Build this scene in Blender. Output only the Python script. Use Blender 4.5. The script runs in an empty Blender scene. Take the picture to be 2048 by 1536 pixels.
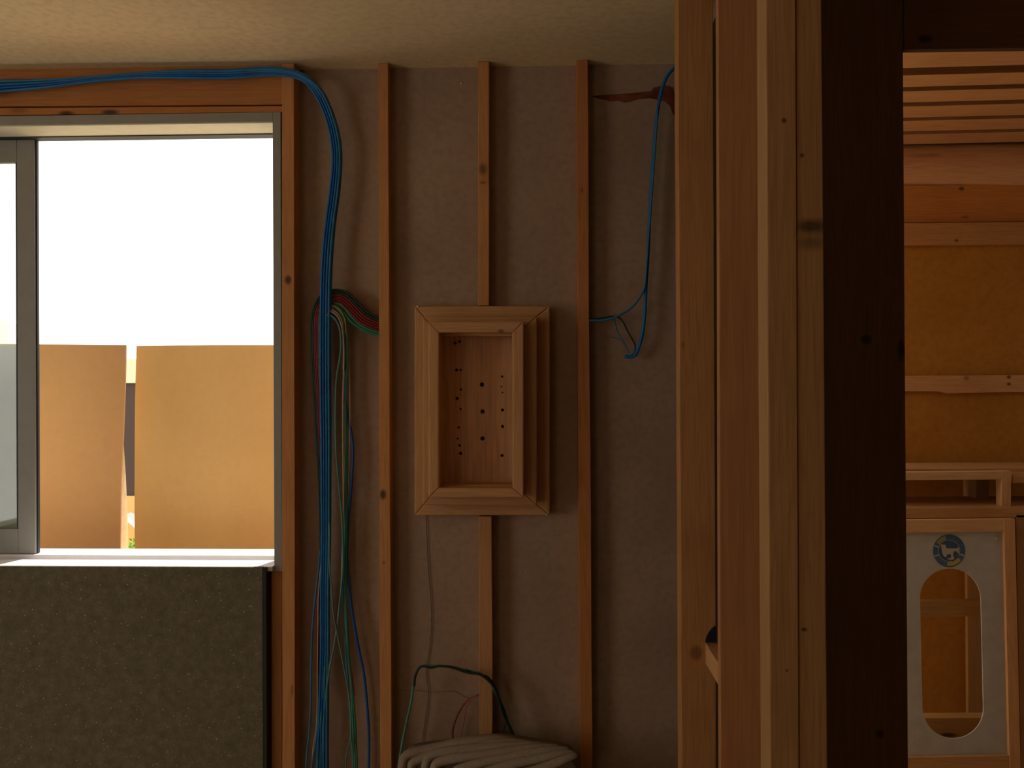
import bpy, bmesh, math, random
from mathutils import Vector, Matrix, Euler, noise
random.seed(7)
S = bpy.context.scene
COL = S.collection

# ------------------------------------------------------------------ camera
CAMZ = 1.5
FPX = 1774.0
cam_data = bpy.data.cameras.new('camera')
cam_data.sensor_width = 36.0
cam_data.lens = FPX / 2048.0 * 36.0
cam_data.clip_start = 0.05
cam = bpy.data.objects.new('camera', cam_data)
COL.objects.link(cam)
CROT = Matrix.Rotation(math.radians(2.0), 3, 'Z') @ Matrix.Rotation(math.radians(90), 3, 'X') @ Matrix.Rotation(math.radians(-0.2), 3, 'Z')
cam.matrix_world = Matrix.Translation((0, 0, CAMZ)) @ CROT.to_4x4()
S.camera = cam

# ------------------------------------------------------------------ light
S.view_settings.view_transform = 'Standard'
S.view_settings.look = 'None'
S.view_settings.gamma = 1.0
S.view_settings.exposure = 0.0
S.view_settings.use_curve_mapping = False

w = bpy.data.worlds.new('sky')
S.world = w
w.use_nodes = True
bg = w.node_tree.nodes['Background']
bg.inputs['Color'].default_value = (1.0, 0.97, 0.92, 1)
bg.inputs['Strength'].default_value = 2.1

sun_d = bpy.data.lights.new('sun', 'SUN')
sun_d.energy = 9.0
sun_d.angle = math.radians(0.6)
sun_d.color = (1.0, 0.95, 0.88)
sun = bpy.data.objects.new('sun', sun_d)
COL.objects.link(sun)
sun.rotation_euler = Vector((-0.17, -0.62, -1.35)).to_track_quat('-Z', 'Y').to_euler()

def area(name, loc, target, sx, sy, power, color):
    d = bpy.data.lights.new(name, 'AREA')
    d.shape = 'RECTANGLE'; d.size = sx; d.size_y = sy
    d.energy = power; d.color = color
    o = bpy.data.objects.new(name, d)
    COL.objects.link(o)
    o.location = loc
    o.rotation_euler = (Vector(target) - Vector(loc)).to_track_quat('-Z', 'Y').to_euler()
    return o
# unseen fill lamps, added to brighten the near room and the far room
area('fill_left', (-2.78, 0.3, 1.45), (0.4, 0.7, 1.40), 1.2, 1.3, 5.5, (1.0, 0.92, 0.82))
area('fill_rear', (-1.8, -2.3, 1.5), (-0.2, 2.3, 1.3), 1.1, 1.4, 6.0, (1.0, 0.92, 0.82))
area('fill_far_room', (2.75, 2.7, 1.1), (0.9, 3.0, 1.0), 0.9, 1.2, 0.88, (1.0, 0.92, 0.82))

# ------------------------------------------------------------------ helpers
def at(px, py, Y):
    d = CROT @ Vector(((px - 1024.0) / FPX, -(py - 768.0) / FPX, -1.0))
    t = Y / d.y
    return Vector((d.x * t, Y, CAMZ + d.z * t))

def tag(o, label=None, cat=None, group=None, kind=None):
    if label: o['label'] = label
    if cat: o['category'] = cat
    if group: o['group'] = group
    if kind: o['kind'] = kind
    return o

def wpos(o):
    p = Vector(o.location)
    while o.parent:
        o = o.parent; p = p + Vector(o.location)
    return p

def empty(name, loc, **k):
    o = bpy.data.objects.new(name, None)
    o.empty_display_size = 0.05
    COL.objects.link(o); o.location = loc
    return tag(o, **k)

def link(name, bm, mat, parent=None, origin=None, smooth=False, bevel=0.0, **k):
    """bm is in world coordinates; the object's origin goes to its centre"""
    vs = [v.co for v in bm.verts]
    if origin is None:
        lo = Vector([min(v[i] for v in vs) for i in range(3)])
        hi = Vector([max(v[i] for v in vs) for i in range(3)])
        origin = (lo + hi) / 2
    origin = Vector(origin)
    for v in bm.verts: v.co -= origin
    bmesh.ops.recalc_face_normals(bm, faces=bm.faces)
    me = bpy.data.meshes.new(name)
    bm.to_mesh(me); bm.free()
    o = bpy.data.objects.new(name, me)
    COL.objects.link(o)
    if parent:
        o.parent = parent; o.location = origin - wpos(parent)
    else:
        o.location = origin
    m = mat(origin) if callable(mat) else mat
    me.materials.append(m)
    if smooth:
        for p in me.polygons: p.use_smooth = True
    if bevel:
        b = o.modifiers.new('bevel', 'BEVEL'); b.width = bevel; b.segments = 2; b.limit_method = 'ANGLE'
        b.angle_limit = math.radians(40)
    return tag(o, **k)

def add_box(bm, x0, x1, y0, y1, z0, z1):
    g = [[[bm.verts.new((x, y, z)) for z in (z0, z1)] for y in (y0, y1)] for x in (x0, x1)]
    a = g
    for f in ((a[0][0][0], a[0][0][1], a[0][1][1], a[0][1][0]), (a[1][0][0], a[1][1][0], a[1][1][1], a[1][0][1]),
              (a[0][0][0], a[1][0][0], a[1][0][1], a[0][0][1]), (a[0][1][0], a[0][1][1], a[1][1][1], a[1][1][0]),
              (a[0][0][0], a[0][1][0], a[1][1][0], a[1][0][0]), (a[0][0][1], a[1][0][1], a[1][1][1], a[0][1][1])):
        bm.faces.new(f)

def box(name, x0, x1, y0, y1, z0, z1, mat, parent=None, **k):
    bm = bmesh.new(); add_box(bm, x0, x1, y0, y1, z0, z1)
    return link(name, bm, mat, parent, **k)

def add_prism(bm, pts, th):
    """pts: world points of the front outline; extruded away from the camera by th along +Y"""
    f = [bm.verts.new(p) for p in pts]
    b = [bm.verts.new(Vector(p) + Vector((0, th, 0))) for p in pts]
    bm.faces.new(f); bm.faces.new(list(reversed(b)))
    n = len(pts)
    for i in range(n):
        bm.faces.new((f[i], b[i], b[(i + 1) % n], f[(i + 1) % n]))

def slab(name, ppts, Y, th, mat, parent=None, **k):
    bm = bmesh.new(); add_prism(bm, [at(x, y, Y) for x, y in ppts], th)
    return link(name, bm, mat, parent, **k)

def rect(x0, y0, x1, y1):
    return [(x0, y0), (x1, y0), (x1, y1), (x0, y1)]

def post(name, xlt, xlb, xrt, xrb, Y, th, mat, z0, z1, parent=None, wob=0.0, **k):
    """upright timber seen from y=0 to y=1536, continued to z0 and z1; slightly uneven edges"""
    bm = bmesh.new()
    A, B = at(xlt, 0, Y), at(xlb, 1536, Y)
    C, D = at(xrt, 0, Y), at(xrb, 1536, Y)
    def ex(P, Q, z):
        t = (z - P.z) / (Q.z - P.z); return P.x + (Q.x - P.x) * t
    n = 14; sd = random.random() * 50
    L, R = [], []
    for i in range(n + 1):
        z = z0 + (z1 - z0) * i / n
        wl = noise.noise(Vector((sd, z * 2.2, 0))) * wob; wr = noise.noise(Vector((sd + 9, z * 2.2, 3))) * wob
        L.append(Vector((ex(A, B, z) + wl, Y, z))); R.append(Vector((ex(C, D, z) + wr, Y, z)))
    rows = []
    for l, r in zip(L, R):
        rows.append([bm.verts.new(l), bm.verts.new(r), bm.verts.new(r + Vector((0, th, 0))), bm.verts.new(l + Vector((0, th, 0)))])
    for i in range(n):
        for j in range(4):
            bm.faces.new((rows[i][j], rows[i][(j + 1) % 4], rows[i + 1][(j + 1) % 4], rows[i + 1][j]))
    bm.faces.new(rows[0]); bm.faces.new(list(reversed(rows[-1])))
    return link(name, bm, mat, parent, bevel=k.pop('bevel', 0.0015), **k)

def spline(pts, sub=6):
    out = []
    n = len(pts)
    for i in range(n - 1):
        p0 = pts[max(i - 1, 0)]; p1 = pts[i]; p2 = pts[i + 1]; p3 = pts[min(i + 2, n - 1)]
        for j in range(sub):
            t = j / sub
            out.append(0.5 * ((2 * p1) + (p2 - p0) * t + (2 * p0 - 5 * p1 + 4 * p2 - p3) * t * t + (3 * p1 - p0 - 3 * p2 + p3) * t ** 3))
    out.append(pts[-1].copy())
    return out

def add_tube(bm, pts, r, seg=8, flat=1.0):
    rings = []
    n = len(pts); up = Vector((0, -1, 0))
    for i, p in enumerate(pts):
        d = (pts[min(i + 1, n - 1)] - pts[max(i - 1, 0)]).normalized()
        s = d.cross(up)
        s = s.normalized() if s.length > 1e-4 else Vector((1, 0, 0))
        u = s.cross(d).normalized()
        rr = r(i / (n - 1)) if callable(r) else r
        rings.append([bm.verts.new(p + (s * math.cos(a) + u * math.sin(a) * flat) * rr)
                      for a in [2 * math.pi * k / seg for k in range(seg)]])
    for a, b in zip(rings, rings[1:]):
        for k in range(seg):
            bm.faces.new((a[k], a[(k + 1) % seg], b[(k + 1) % seg], b[k]))
    bm.faces.new(rings[0]); bm.faces.new(list(reversed(rings[-1])))

def cable(name, ppts, Y, r, mat, sub=6, parent=None, **k):
    """ppts: (px, py) or (px, py, Y)"""
    pts = spline([at(p[0], p[1], p[2] if len(p) > 2 else Y) for p in ppts], sub)
    bm = bmesh.new(); add_tube(bm, pts, r)
    return link(name, bm, mat, parent, smooth=True, **k)

def cut(o, cutter_bm):
    """subtract world-space shapes from o for good"""
    me = bpy.data.meshes.new('cutter_mesh'); p = wpos(o)
    for v in cutter_bm.verts: v.co -= p
    bmesh.ops.recalc_face_normals(cutter_bm, faces=cutter_bm.faces)
    cutter_bm.to_mesh(me); cutter_bm.free()
    c = bpy.data.objects.new('cutter', me); COL.objects.link(c)
    c.location = p
    m = o.modifiers.new('cut', 'BOOLEAN'); m.object = c; m.operation = 'DIFFERENCE'; m.solver = 'EXACT'
    bpy.context.view_layer.update()
    dg = bpy.context.evaluated_depsgraph_get()
    new = bpy.data.meshes.new_from_object(o.evaluated_get(dg))
    o.modifiers.clear(); o.data = new
    bpy.data.objects.remove(c)

# ------------------------------------------------------------------ materials
def nodes(name, rough=0.8, spec=0.25):
    m = bpy.data.materials.new(name); m.use_nodes = True
    nt = m.node_tree; b = nt.nodes['Principled BSDF']
    b.inputs['Roughness'].default_value = rough
    b.inputs['Specular IOR Level'].default_value = spec
    return m, nt, b

def N(nt, t, **kw):
    n = nt.nodes.new(t)
    for k, v in kw.items(): setattr(n, k, v)
    return n

def mixc(nt, fac, a, b):
    n = N(nt, 'ShaderNodeMix', data_type='RGBA')
    for s, v in ((0, fac), (6, a), (7, b)):
        if hasattr(v, 'is_output') or hasattr(v, 'links'): nt.links.new(v, n.inputs[s])
        elif s: n.inputs[s].default_value = (*v, 1)
        else: n.inputs[s].default_value = v
    return n.outputs[2]

def ramp(nt, src, a, b):
    n = N(nt, 'ShaderNodeMapRange'); nt.links.new(src, n.inputs[0])
    n.inputs[1].default_value = a; n.inputs[2].default_value = b
    return n.outputs[0]

WN = [0]
def wood(col, axis='Z', dark=0.62, grain=1.0, knots=(), rough=0.75, warp=0.02, ringk=0.24, light=1.08):
    """pine: long streaks along the axis, growth rings, and knots [(world point, rx, rz, strength)]"""
    col = (col[0], col[1] * 0.9, col[2] * 0.78)
    def make(origin):
        WN[0] += 1
        m, nt, b = nodes('pine_%d' % WN[0], rough)
        tc = N(nt, 'ShaderNodeTexCoord')
        off = N(nt, 'ShaderNodeVectorMath', operation='ADD')
        nt.links.new(tc.outputs['Object'], off.inputs[0])
        off.inputs[1].default_value = (WN[0] * 3.17 % 7, WN[0] * 1.73 % 5, WN[0] * 2.31 % 9)
        mp = N(nt, 'ShaderNodeMapping')
        sc = {'Z': (1, 1, 0.05), 'X': (0.05, 1, 1), 'Y': (1, 0.05, 1)}[axis]
        mp.inputs['Scale'].default_value = sc
        nt.links.new(off.outputs[0], mp.inputs[0])
        n1 = N(nt, 'ShaderNodeTexNoise'); n1.inputs['Scale'].default_value = 18 * grain; n1.inputs['Detail'].default_value = 4
        nt.links.new(mp.outputs[0], n1.inputs['Vector'])
        n2 = N(nt, 'ShaderNodeTexNoise'); n2.inputs['Scale'].default_value = 220 * grain; n2.inputs['Detail'].default_value = 2
        nt.links.new(mp.outputs[0], n2.inputs['Vector'])
        # rings
        mul = N(nt, 'ShaderNodeMath', operation='MULTIPLY'); nt.links.new(n1.outputs[0], mul.inputs[0]); mul.inputs[1].default_value = 95
        sn = N(nt, 'ShaderNodeMath', operation='SINE'); nt.links.new(mul.outputs[0], sn.inputs[0])
        ring = ramp(nt, sn.outputs[0], 0.1, 1.0)
        D = tuple(c * dark * (1, 0.86, 0.72)[i] for i, c in enumerate(col))
        Lc = tuple(min(1, c * light) for c in col)
        c1 = mixc(nt, ramp(nt, n1.outputs[0], 0.38, 0.65), col, Lc)
        rm = N(nt, 'ShaderNodeMath', operation='MULTIPLY'); nt.links.new(ring, rm.inputs[0]); rm.inputs[1].default_value = ringk
        c2 = mixc(nt, rm.outputs[0], c1, D)
        fm = N(nt, 'ShaderNodeMath', operation='MULTIPLY'); nt.links.new(ramp(nt, n2.outputs[0], 0.45, 0.75), fm.inputs[0]); fm.inputs[1].default_value = 0.35
        c3 = mixc(nt, fm.outputs[0], c2, D)
        # patches of weathering
        n3 = N(nt, 'ShaderNodeTexNoise'); n3.inputs['Scale'].default_value = 5; n3.inputs['Detail'].default_value = 3
        nt.links.new(off.outputs[0], n3.inputs['Vector'])
        pm = N(nt, 'ShaderNodeMath', operation='MULTIPLY'); nt.links.new(ramp(nt, n3.outputs[0], 0.5, 0.75), pm.inputs[0]); pm.inputs[1].default_value = 0.3
        c3 = mixc(nt, pm.outputs[0], c3, D)
        for (P, rx, rz, st) in knots:
            sub = N(nt, 'ShaderNodeVectorMath', operation='SUBTRACT'); nt.links.new(tc.outputs['Object'], sub.inputs[0])
            sub.inputs[1].default_value = P - origin
            dv = N(nt, 'ShaderNodeVectorMath', operation='MULTIPLY'); nt.links.new(sub.outputs[0], dv.inputs[0])
            dv.inputs[1].default_value = (1 / rx, 1 / 0.06, 1 / rz)
            ln = N(nt, 'ShaderNodeVectorMath', operation='LENGTH'); nt.links.new(dv.outputs[0], ln.inputs[0])
            ns = N(nt, 'ShaderNodeMath', operation='MULTIPLY_ADD'); nt.links.new(n1.outputs[0], ns.inputs[0]); ns.inputs[1].default_value = 1.6
            nt.links.new(ln.outputs['Value'], ns.inputs[2])
            mk = ramp(nt, ns.outputs[0], 2.15, 1.35)
            mm = N(nt, 'ShaderNodeMath', operation='MULTIPLY'); nt.links.new(mk, mm.inputs[0]); mm.inputs[1].default_value = st
            c3 = mixc(nt, mm.outputs[0], c3, tuple(c * 0.12 for c in col))
        nt.links.new(c3, b.inputs['Base Color'])
        bp = N(nt, 'ShaderNodeBump'); bp.inputs['Strength'].default_value = 0.25; bp.inputs['Distance'].default_value = 0.002
        nt.links.new(n2.outputs[0], bp.inputs['Height']); nt.links.new(bp.outputs[0], b.inputs['Normal'])
        return m
    return make

def K(px, py, Y, rx, rz, st=0.9):
    s = Y / FPX
    return (at(px, py, Y), rx * s, rz * s, st)

def mottled(name, c1, c2, scale, detail=5, rough=0.85, bump=0.2, dist=0.003, specks=None, lo=0.35, hi=0.65, scale2=None, spec=0.25, fine=0.3):
    m, nt, b = nodes(name, rough, spec)
    tc = N(nt, 'ShaderNodeTexCoord')
    n = N(nt, 'ShaderNodeTexNoise'); n.inputs['Scale'].default_value = scale; n.inputs['Detail'].default_value = detail
    nt.links.new(tc.outputs['Object'], n.inputs['Vector'])
    c = mixc(nt, ramp(nt, n.outputs[0], lo, hi), c1, c2)
    n2 = N(nt, 'ShaderNodeTexNoise'); n2.inputs['Scale'].default_value = scale2 or scale * 14; n2.inputs['Detail'].default_value = 4
    nt.links.new(tc.outputs['Object'], n2.inputs['Vector'])
    f = N(nt, 'ShaderNodeMath', operation='MULTIPLY'); nt.links.new(ramp(nt, n2.outputs[0], 0.4, 0.7), f.inputs[0]); f.inputs[1].default_value = fine
    c = mixc(nt, f.outputs[0], c, tuple(x * 0.6 for x in c1))
    if specks:
        v = N(nt, 'ShaderNodeTexVoronoi'); v.inputs['Scale'].default_value = specks[0]
        nt.links.new(tc.outputs['Object'], v.inputs['Vector'])
        c = mixc(nt, ramp(nt, v.outputs['Distance'], specks[2], specks[2] * 0.6), c, specks[1])
    nt.links.new(c, b.inputs['Base Color'])
    bp = N(nt, 'ShaderNodeBump'); bp.inputs['Strength'].default_value = bump; bp.inputs['Distance'].default_value = dist
    nt.links.new(n2.outputs[0], bp.inputs['Height']); nt.links.new(bp.outputs[0], b.inputs['Normal'])
    return m

def plain(name, c, rough=0.5, metal=0.0, spec=0.5, var=0.0):
    m, nt, b = nodes(name, rough, spec)
    b.inputs['Metallic'].default_value = metal
    tc = N(nt, 'ShaderNodeTexCoord')
    n = N(nt, 'ShaderNodeTexNoise'); n.inputs['Scale'].default_value = 30
    nt.links.new(tc.outputs['Object'], n.inputs['Vector'])
    nt.links.new(mixc(nt, ramp(nt, n.outputs[0], 0.3, 0.7), tuple(x * (1 - var) for x in c), c), b.inputs['Base Color'])
    return m

PINE = (0.56, 0.285, 0.115)
PINEL = (0.62, 0.35, 0.17)
PINEO = (0.50, 0.225, 0.075)
OLIVE = (0.40, 0.235, 0.10)
M_wall = mottled('wall_board', (0.33, 0.22, 0.145), (0.41, 0.28, 0.19), 3.2, 6, 0.9, 0.25, scale2=60, lo=0.3, hi=0.7)
M_ceil = mottled('ceiling_board', (0.80, 0.64, 0.37), (0.86, 0.69, 0.41), 3.0, 5, 0.9, 0.2, scale2=50)
M_shell = mottled('rough_plaster', (0.42, 0.32, 0.22), (0.5, 0.38, 0.27), 4)
M_floor = mottled('floor_board', (0.42, 0.29, 0.17), (0.5, 0.35, 0.21), 6)
M_felt = mottled('dark_fibre_board', (0.12, 0.11, 0.068), (0.20, 0.175, 0.11), 45, 9, 0.9, 0.7, 0.003, (70, (0.75, 0.6, 0.35), 0.10), scale2=160, lo=0.25, hi=0.75)
M_feltedge = plain('fibre_board_edge', (0.03, 0.03, 0.02), 0.9)
M_alu = plain('grey_frame', (0.30, 0.29, 0.25), 0.45, 0.0, 0.4, 0.08)
M_aluL = plain('pale_reveal', (0.78, 0.74, 0.55), 0.6, 0, 0.4, 0.08)
M_sill = plain('white_sill', (0.88, 0.85, 0.86), 0.6, 0, 0.4, 0.05)
M_gasket = plain('rubber_gasket', (0.02, 0.025, 0.03), 0.6)
M_card = mottled('cardboard', (0.60, 0.33, 0.135), (0.62, 0.345, 0.145), 2.5, 4, 0.9, 0.1, scale2=40, fine=0.1)
M_cardlit = mottled('cardboard_sunlit', (0.85, 0.66, 0.42), (0.9, 0.7, 0.46), 2.5, 4, 0.9, 0.1, scale2=40)  # paler cardboard colour carries the sunlight on the bent flap
M_paper = mottled('grey_paper', (0.45, 0.46, 0.36), (0.6, 0.58, 0.48), 5, 6, 0.8, 0.3, scale2=20)
M_black = plain('dark_hollow', (0.012, 0.008, 0.005), 0.95)
M_steel = plain('zinc_steel', (0.85, 0.83, 0.78), 0.2, 1.0)
M_white = mottled('white_panel', (0.44, 0.40, 0.33), (0.47, 0.43, 0.36), 2.5, 4, 0.6, 0.05, scale2=20)
M_brownpanel = mottled('brown_board', (0.36, 0.14, 0.012), (0.42, 0.17, 0.018), 3.5, 5, 0.85, 0.15, scale2=50)
M_cloth = mottled('grey_cloth', (0.26, 0.20, 0.145), (0.34, 0.265, 0.20), 7, 5, 0.95, 0.4, scale2=120)

BLUE = plain('blue_sheath', (0.0, 0.18, 0.48), 0.45, 0, 0.4, 0.25)
BLUED = plain('dark_blue_sheath', (0.0, 0.09, 0.40), 0.45, 0, 0.4, 0.25)
BLUEP = plain('slate_blue_sheath', (0.04, 0.20, 0.38), 0.5, 0, 0.4, 0.25)
GREEN = plain('green_sheath', (0.02, 0.24, 0.13), 0.5, 0, 0.4, 0.25)
DGREEN = plain('dark_green_sheath', (0.008, 0.035, 0.02), 0.5, 0, 0.4, 0.25)
TEAL = plain('teal_sheath', (0.09, 0.27, 0.21), 0.5, 0, 0.4, 0.2)
RED = plain('red_sheath', (0.22, 0.008, 0.008), 0.5, 0, 0.4, 0.25)
YELL = plain('yellow_sheath', (0.42, 0.30, 0.03), 0.5, 0, 0.4, 0.2)
CREAM = plain('cream_sheath', (0.55, 0.42, 0.30), 0.5, 0, 0.4, 0.2)
STRING = plain('thin_string', (0.13, 0.11, 0.07), 0.9)

# ------------------------------------------------------------------ the setting
YW = 2.30                                   # face of the wall
ZC = at(960, 134, YW).z                     # underside of the ceiling
XR = at(1362, 768, 1.85).x                  # left face of the partition studs
XL = -2.7
xw = at(592, 768, YW).x                     # right end of the window bay
ZSILL = at(547, 1131, 2.25).z
box('floor', XL, 2.8, -2.4, 3.8, -0.05, 0, M_floor, kind='structure')
box('ceiling', XL, 2.85, -2.4, 1.80, ZC, ZC + 0.04, M_ceil, kind='structure')
box('ceiling_bay', XL, XR + 0.115, 1.80, YW, ZC, ZC + 0.04, M_ceil, kind='structure')
bm = bmesh.new()
zh = at(500, 226, 2.25).z; xwin1 = at(563, 768, 2.25).x; xwin0 = xwin1 - 1.75
add_box(bm, xwin1 + 0.002, XR + 0.12, YW, YW + 0.14, 0, ZC + 0.03)
add_box(bm, XL, xwin0 - 0.002, YW, YW + 0.14, 0, ZC + 0.03)
add_box(bm, xwin0 - 0.002, xwin1 + 0.002, YW, YW + 0.14, 0, at(547, 1143, 2.25).z - 0.01)
add_box(bm, xwin0 - 0.002, xwin1 + 0.002, YW, YW + 0.14, zh + 0.01, ZC + 0.03)
wall = link('wall_back', bm, M_wall, kind='structure')
# dark red stain soaked into the wall board
pts = [(1180, 192), (1196, 191), (1216, 189), (1240, 188), (1262, 186), (1284, 184), (1302, 182), (1308, 175), (1320, 172), (1336, 171), (1346, 175), (1349, 190), (1350, 232),
       (1345, 226), (1340, 212), (1330, 203), (1318, 200), (1300, 196), (1278, 198), (1262, 203), (1250, 205), (1236, 201), (1220, 203), (1212, 200), (1198, 197)]
M_stain = mottled('rust_red_stain', (0.24, 0.075, 0.035), (0.12, 0.025, 0.01), 30, 5, 0.9, 0.3)
slab('red_stain', pts, YW - 0.0015, 0.0012, M_stain, parent=wall, label='dark red stain streak')

bm = bmesh.new()       # left wall; its unseen opening is added to let the left fill lamp in
add_box(bm, XL - 0.1, XL, -2.4, -0.3, 0, ZC); add_box(bm, XL - 0.1, XL, 0.9, YW, 0, ZC)
add_box(bm, XL - 0.1, XL, -0.3, 0.9, 0, 0.8); add_box(bm, XL - 0.1, XL, -0.3, 0.9, 2.1, ZC)
link('wall_left', bm, M_shell, kind='structure')
box('wall_rear', XL, 2.85, -2.5, -2.4, 0, 2.6, M_shell, kind='structure')
box('wall_right', 2.85, 2.95, -2.4, 3.8, 0, 2.75, M_shell, kind='structure')

# ------------------------------------------------------------------ window
win = empty('window_1', (xwin0, 2.25, ZSILL), kind='structure')
zt, zb = at(500, 225, 2.25).z, at(547, 1143, 2.25).z
zti, zbi = at(547, 243, 2.25).z, at(547, 1131, 2.25).z
xri = at(547, 768, 2.25).x
fd = 0.135
bm = bmesh.new()
add_box(bm, xri, xwin1, 2.25, 2.25 + fd, zb, zt)
add_box(bm, xwin0, xwin0 + (xwin1 - xri), 2.25, 2.25 + fd, zb, zt)
add_box(bm, xwin0 + (xwin1 - xri), xri, 2.25, 2.25 + fd, zti, zt)
add_box(bm, xwin0 + (xwin1 - xri), xri, 2.25, 2.25 + fd, zb, zbi - 0.012)
link('window_frame', bm, M_alu, win, bevel=0.001)
box('head_reveal', xwin0 + (xwin1 - xri), xri - 0.001, 2.252, 2.345, zti - 0.003, zti, M_aluL, win, label='pale underside of the frame head')
# sill: two steps with a drain groove between
zs2 = at(400, 1097, 2.50).z
bm = bmesh.new()
add_box(bm, xwin0 + 0.02, xri - 0.0005, 2.236, 2.318, zbi - 0.012, zbi)
link('window_sill', bm, M_sill, win, bevel=0.0015)
bm = bmesh.new()
add_box(bm, xwin0, xri + 0.01, 2.352, 2.443, zbi - 0.03, zbi + 0.006)
link('outer_sill', bm, M_sill, win, bevel=0.002)
box('sill_track', xwin0 + 0.02, xri, 2.318, 2.352, zbi - 0.03, zbi - 0.020, M_gasket, win)
# the sliding sash
def X(px, Y): return at(px, 768, Y).x
YS = 2.36
sx1 = X(69.5, YS); gx1 = X(35, YS)
sx0 = sx1 - 0.80
zst, zsb = at(60, 279, YS).z, zbi + 0.007
zgt, zgb = at(20, 325, YS).z, at(20, 1058, YS).z
bm = bmesh.new()
add_box(bm, gx1, sx1, YS, YS + 0.017, zsb, zst)
add_box(bm, sx0, sx0 + 0.05, YS, YS + 0.017, zsb, zst)
add_box(bm, sx0 + 0.05, gx1, YS, YS + 0.017, zgt, zst)
add_box(bm, sx0 + 0.05, gx1, YS, YS + 0.017, zsb, zgb)
sash = link('sliding_sash', bm, M_alu, win, bevel=0.0015)
gm, nt, b = nodes('clear_glass', 0.02)
out = nt.nodes['Material Output']
tr = N(nt, 'ShaderNodeBsdfTransparent'); tr.inputs[0].default_value = (0.93, 0.96, 0.94, 1)
gl = N(nt, 'ShaderNodeBsdfGlossy'); gl.inputs['Roughness'].default_value = 0.02
fr = N(nt, 'ShaderNodeFresnel'); mx = N(nt, 'ShaderNodeMixShader')
nt.links.new(fr.outputs[0], mx.inputs[0]); nt.links.new(tr.outputs[0], mx.inputs[1]); nt.links.new(gl.outputs[0], mx.inputs[2])
nt.links.new(mx.outputs[0], out.inputs[0])
box('glass_pane', sx0 + 0.05, gx1, YS + 0.006, YS + 0.011, zgb, zgt, gm, sash)
box('gasket', gx1 - 0.004, gx1, YS + 0.001, YS + 0.005, zgb, zgt, M_gasket, sash)
box('edge_shade', sx1, sx1 + 0.004, YS + 0.007, YS + 0.016, zsb, zst, M_gasket, sash, label='dark shadow strip on the stile edge')  # black strip stands in for the shadow line beside the sash
box('head_track', xwin0 + 0.02, xri, 2.345, 2.382, zti - 0.006, zti - 0.001, M_gasket, win)

# ------------------------------------------------------------------ timber round the window
YB = 2.262
slab('header_board', [(-500, 128), (565, 122), (565, 209), (-500, 216)], YB, 0.036,
     wood(PINEO, 'X', knots=[]), bevel=0.001,
     label='broad brown timber board above the window, just under the ceiling', cat='board')
slab('header_batten', [(-500, 219.5), (565, 212), (565, 224), (-500, 236)], YB - 0.006, 0.040,
     wood(PINEO, 'X', knots=[K(135, 229, YB, 16, 6), K(222, 226, YB, 18, 5), K(40, 222, YB, 20, 5, .4)]), bevel=0.001,
     label='narrow knotty timber strip between the header board and the window frame', cat='board')
zc0 = ZC - 0.001
post('corner_stud', 564, 564, 588, 590, 2.248, 0.052,
     wood(PINE, 'Z', knots=[K(577, 560, 2.25, 7, 9), K(585, 1380, 2.25, 3, 12, .4)]), 0, zc0, wob=0.001,
     label='upright pine stud running the full height right of the window', cat='stud')
post('trimmer_stud', 541, 543, 563, 563.5, 2.256, 0.044, wood((0.54, 0.29, 0.13), 'Z'), 0, zb - 0.001,
     label='short pine stud under the window corner beside the dark sheet', cat='stud')

# dark sheet leaning below the sill
bm = bmesh.new()
add_box(bm, X(-420, 2.2), X(523, 2.22), 2.222, 2.232, 0.0, at(400, 1134, 2.22).z)
sheet = link('fibre_board_sheet', bm, M_felt, bevel=0.001,
     label='dark speckled fibre board sheet standing upright below the window sill', cat='board')
box('sheet_edge', X(523, 2.22), X(530, 2.22), 2.223, 2.233, 0.0, at(400, 1135, 2.22).z, M_feltedge, sheet)

# ------------------------------------------------------------------ battens
YBF = 2.258; bt = YW - YBF - 0.0005
post('wall_batten', 755.5, 761, 776.5, 783, YBF, bt,
     wood(PINE, 'Z', knots=[K(766, 989, YBF, 7, 10), K(768, 1125, YBF, 3, 3, .5)]), 0, zc0, wob=0.002,
     label='leftmost of the full-height wall battens, between the blue cables and the niche box', cat='batten')
post('wall_batten', 956, 957, 978, 979, YBF, bt,
     wood(PINE, 'Z', knots=[K(966, 338, YBF, 9, 14, .7), K(966, 365, YBF, 8, 4, .5)]), at(965, 611, YBF).z, zc0, wob=0.002,
     label='short wall batten from the ceiling down to the top of the niche box', cat='batten')
post('wall_batten', 956, 958, 983, 985, YBF, bt,
     wood((0.52, 0.29, 0.13), 'Z'), 0, at(965, 1033, YBF).z, wob=0.003,
     label='short wall batten below the niche box, behind the green cables', cat='batten')
post('wall_batten', 1151.5, 1160, 1175, 1185, YBF, bt,
     wood(PINEO, 'Z', knots=[K(1164, 380, YBF, 3, 5, .4)]), 0, zc0, wob=0.002,
     label='full-height wall batten right of the niche box, blue cable end behind it', cat='batten')

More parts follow.
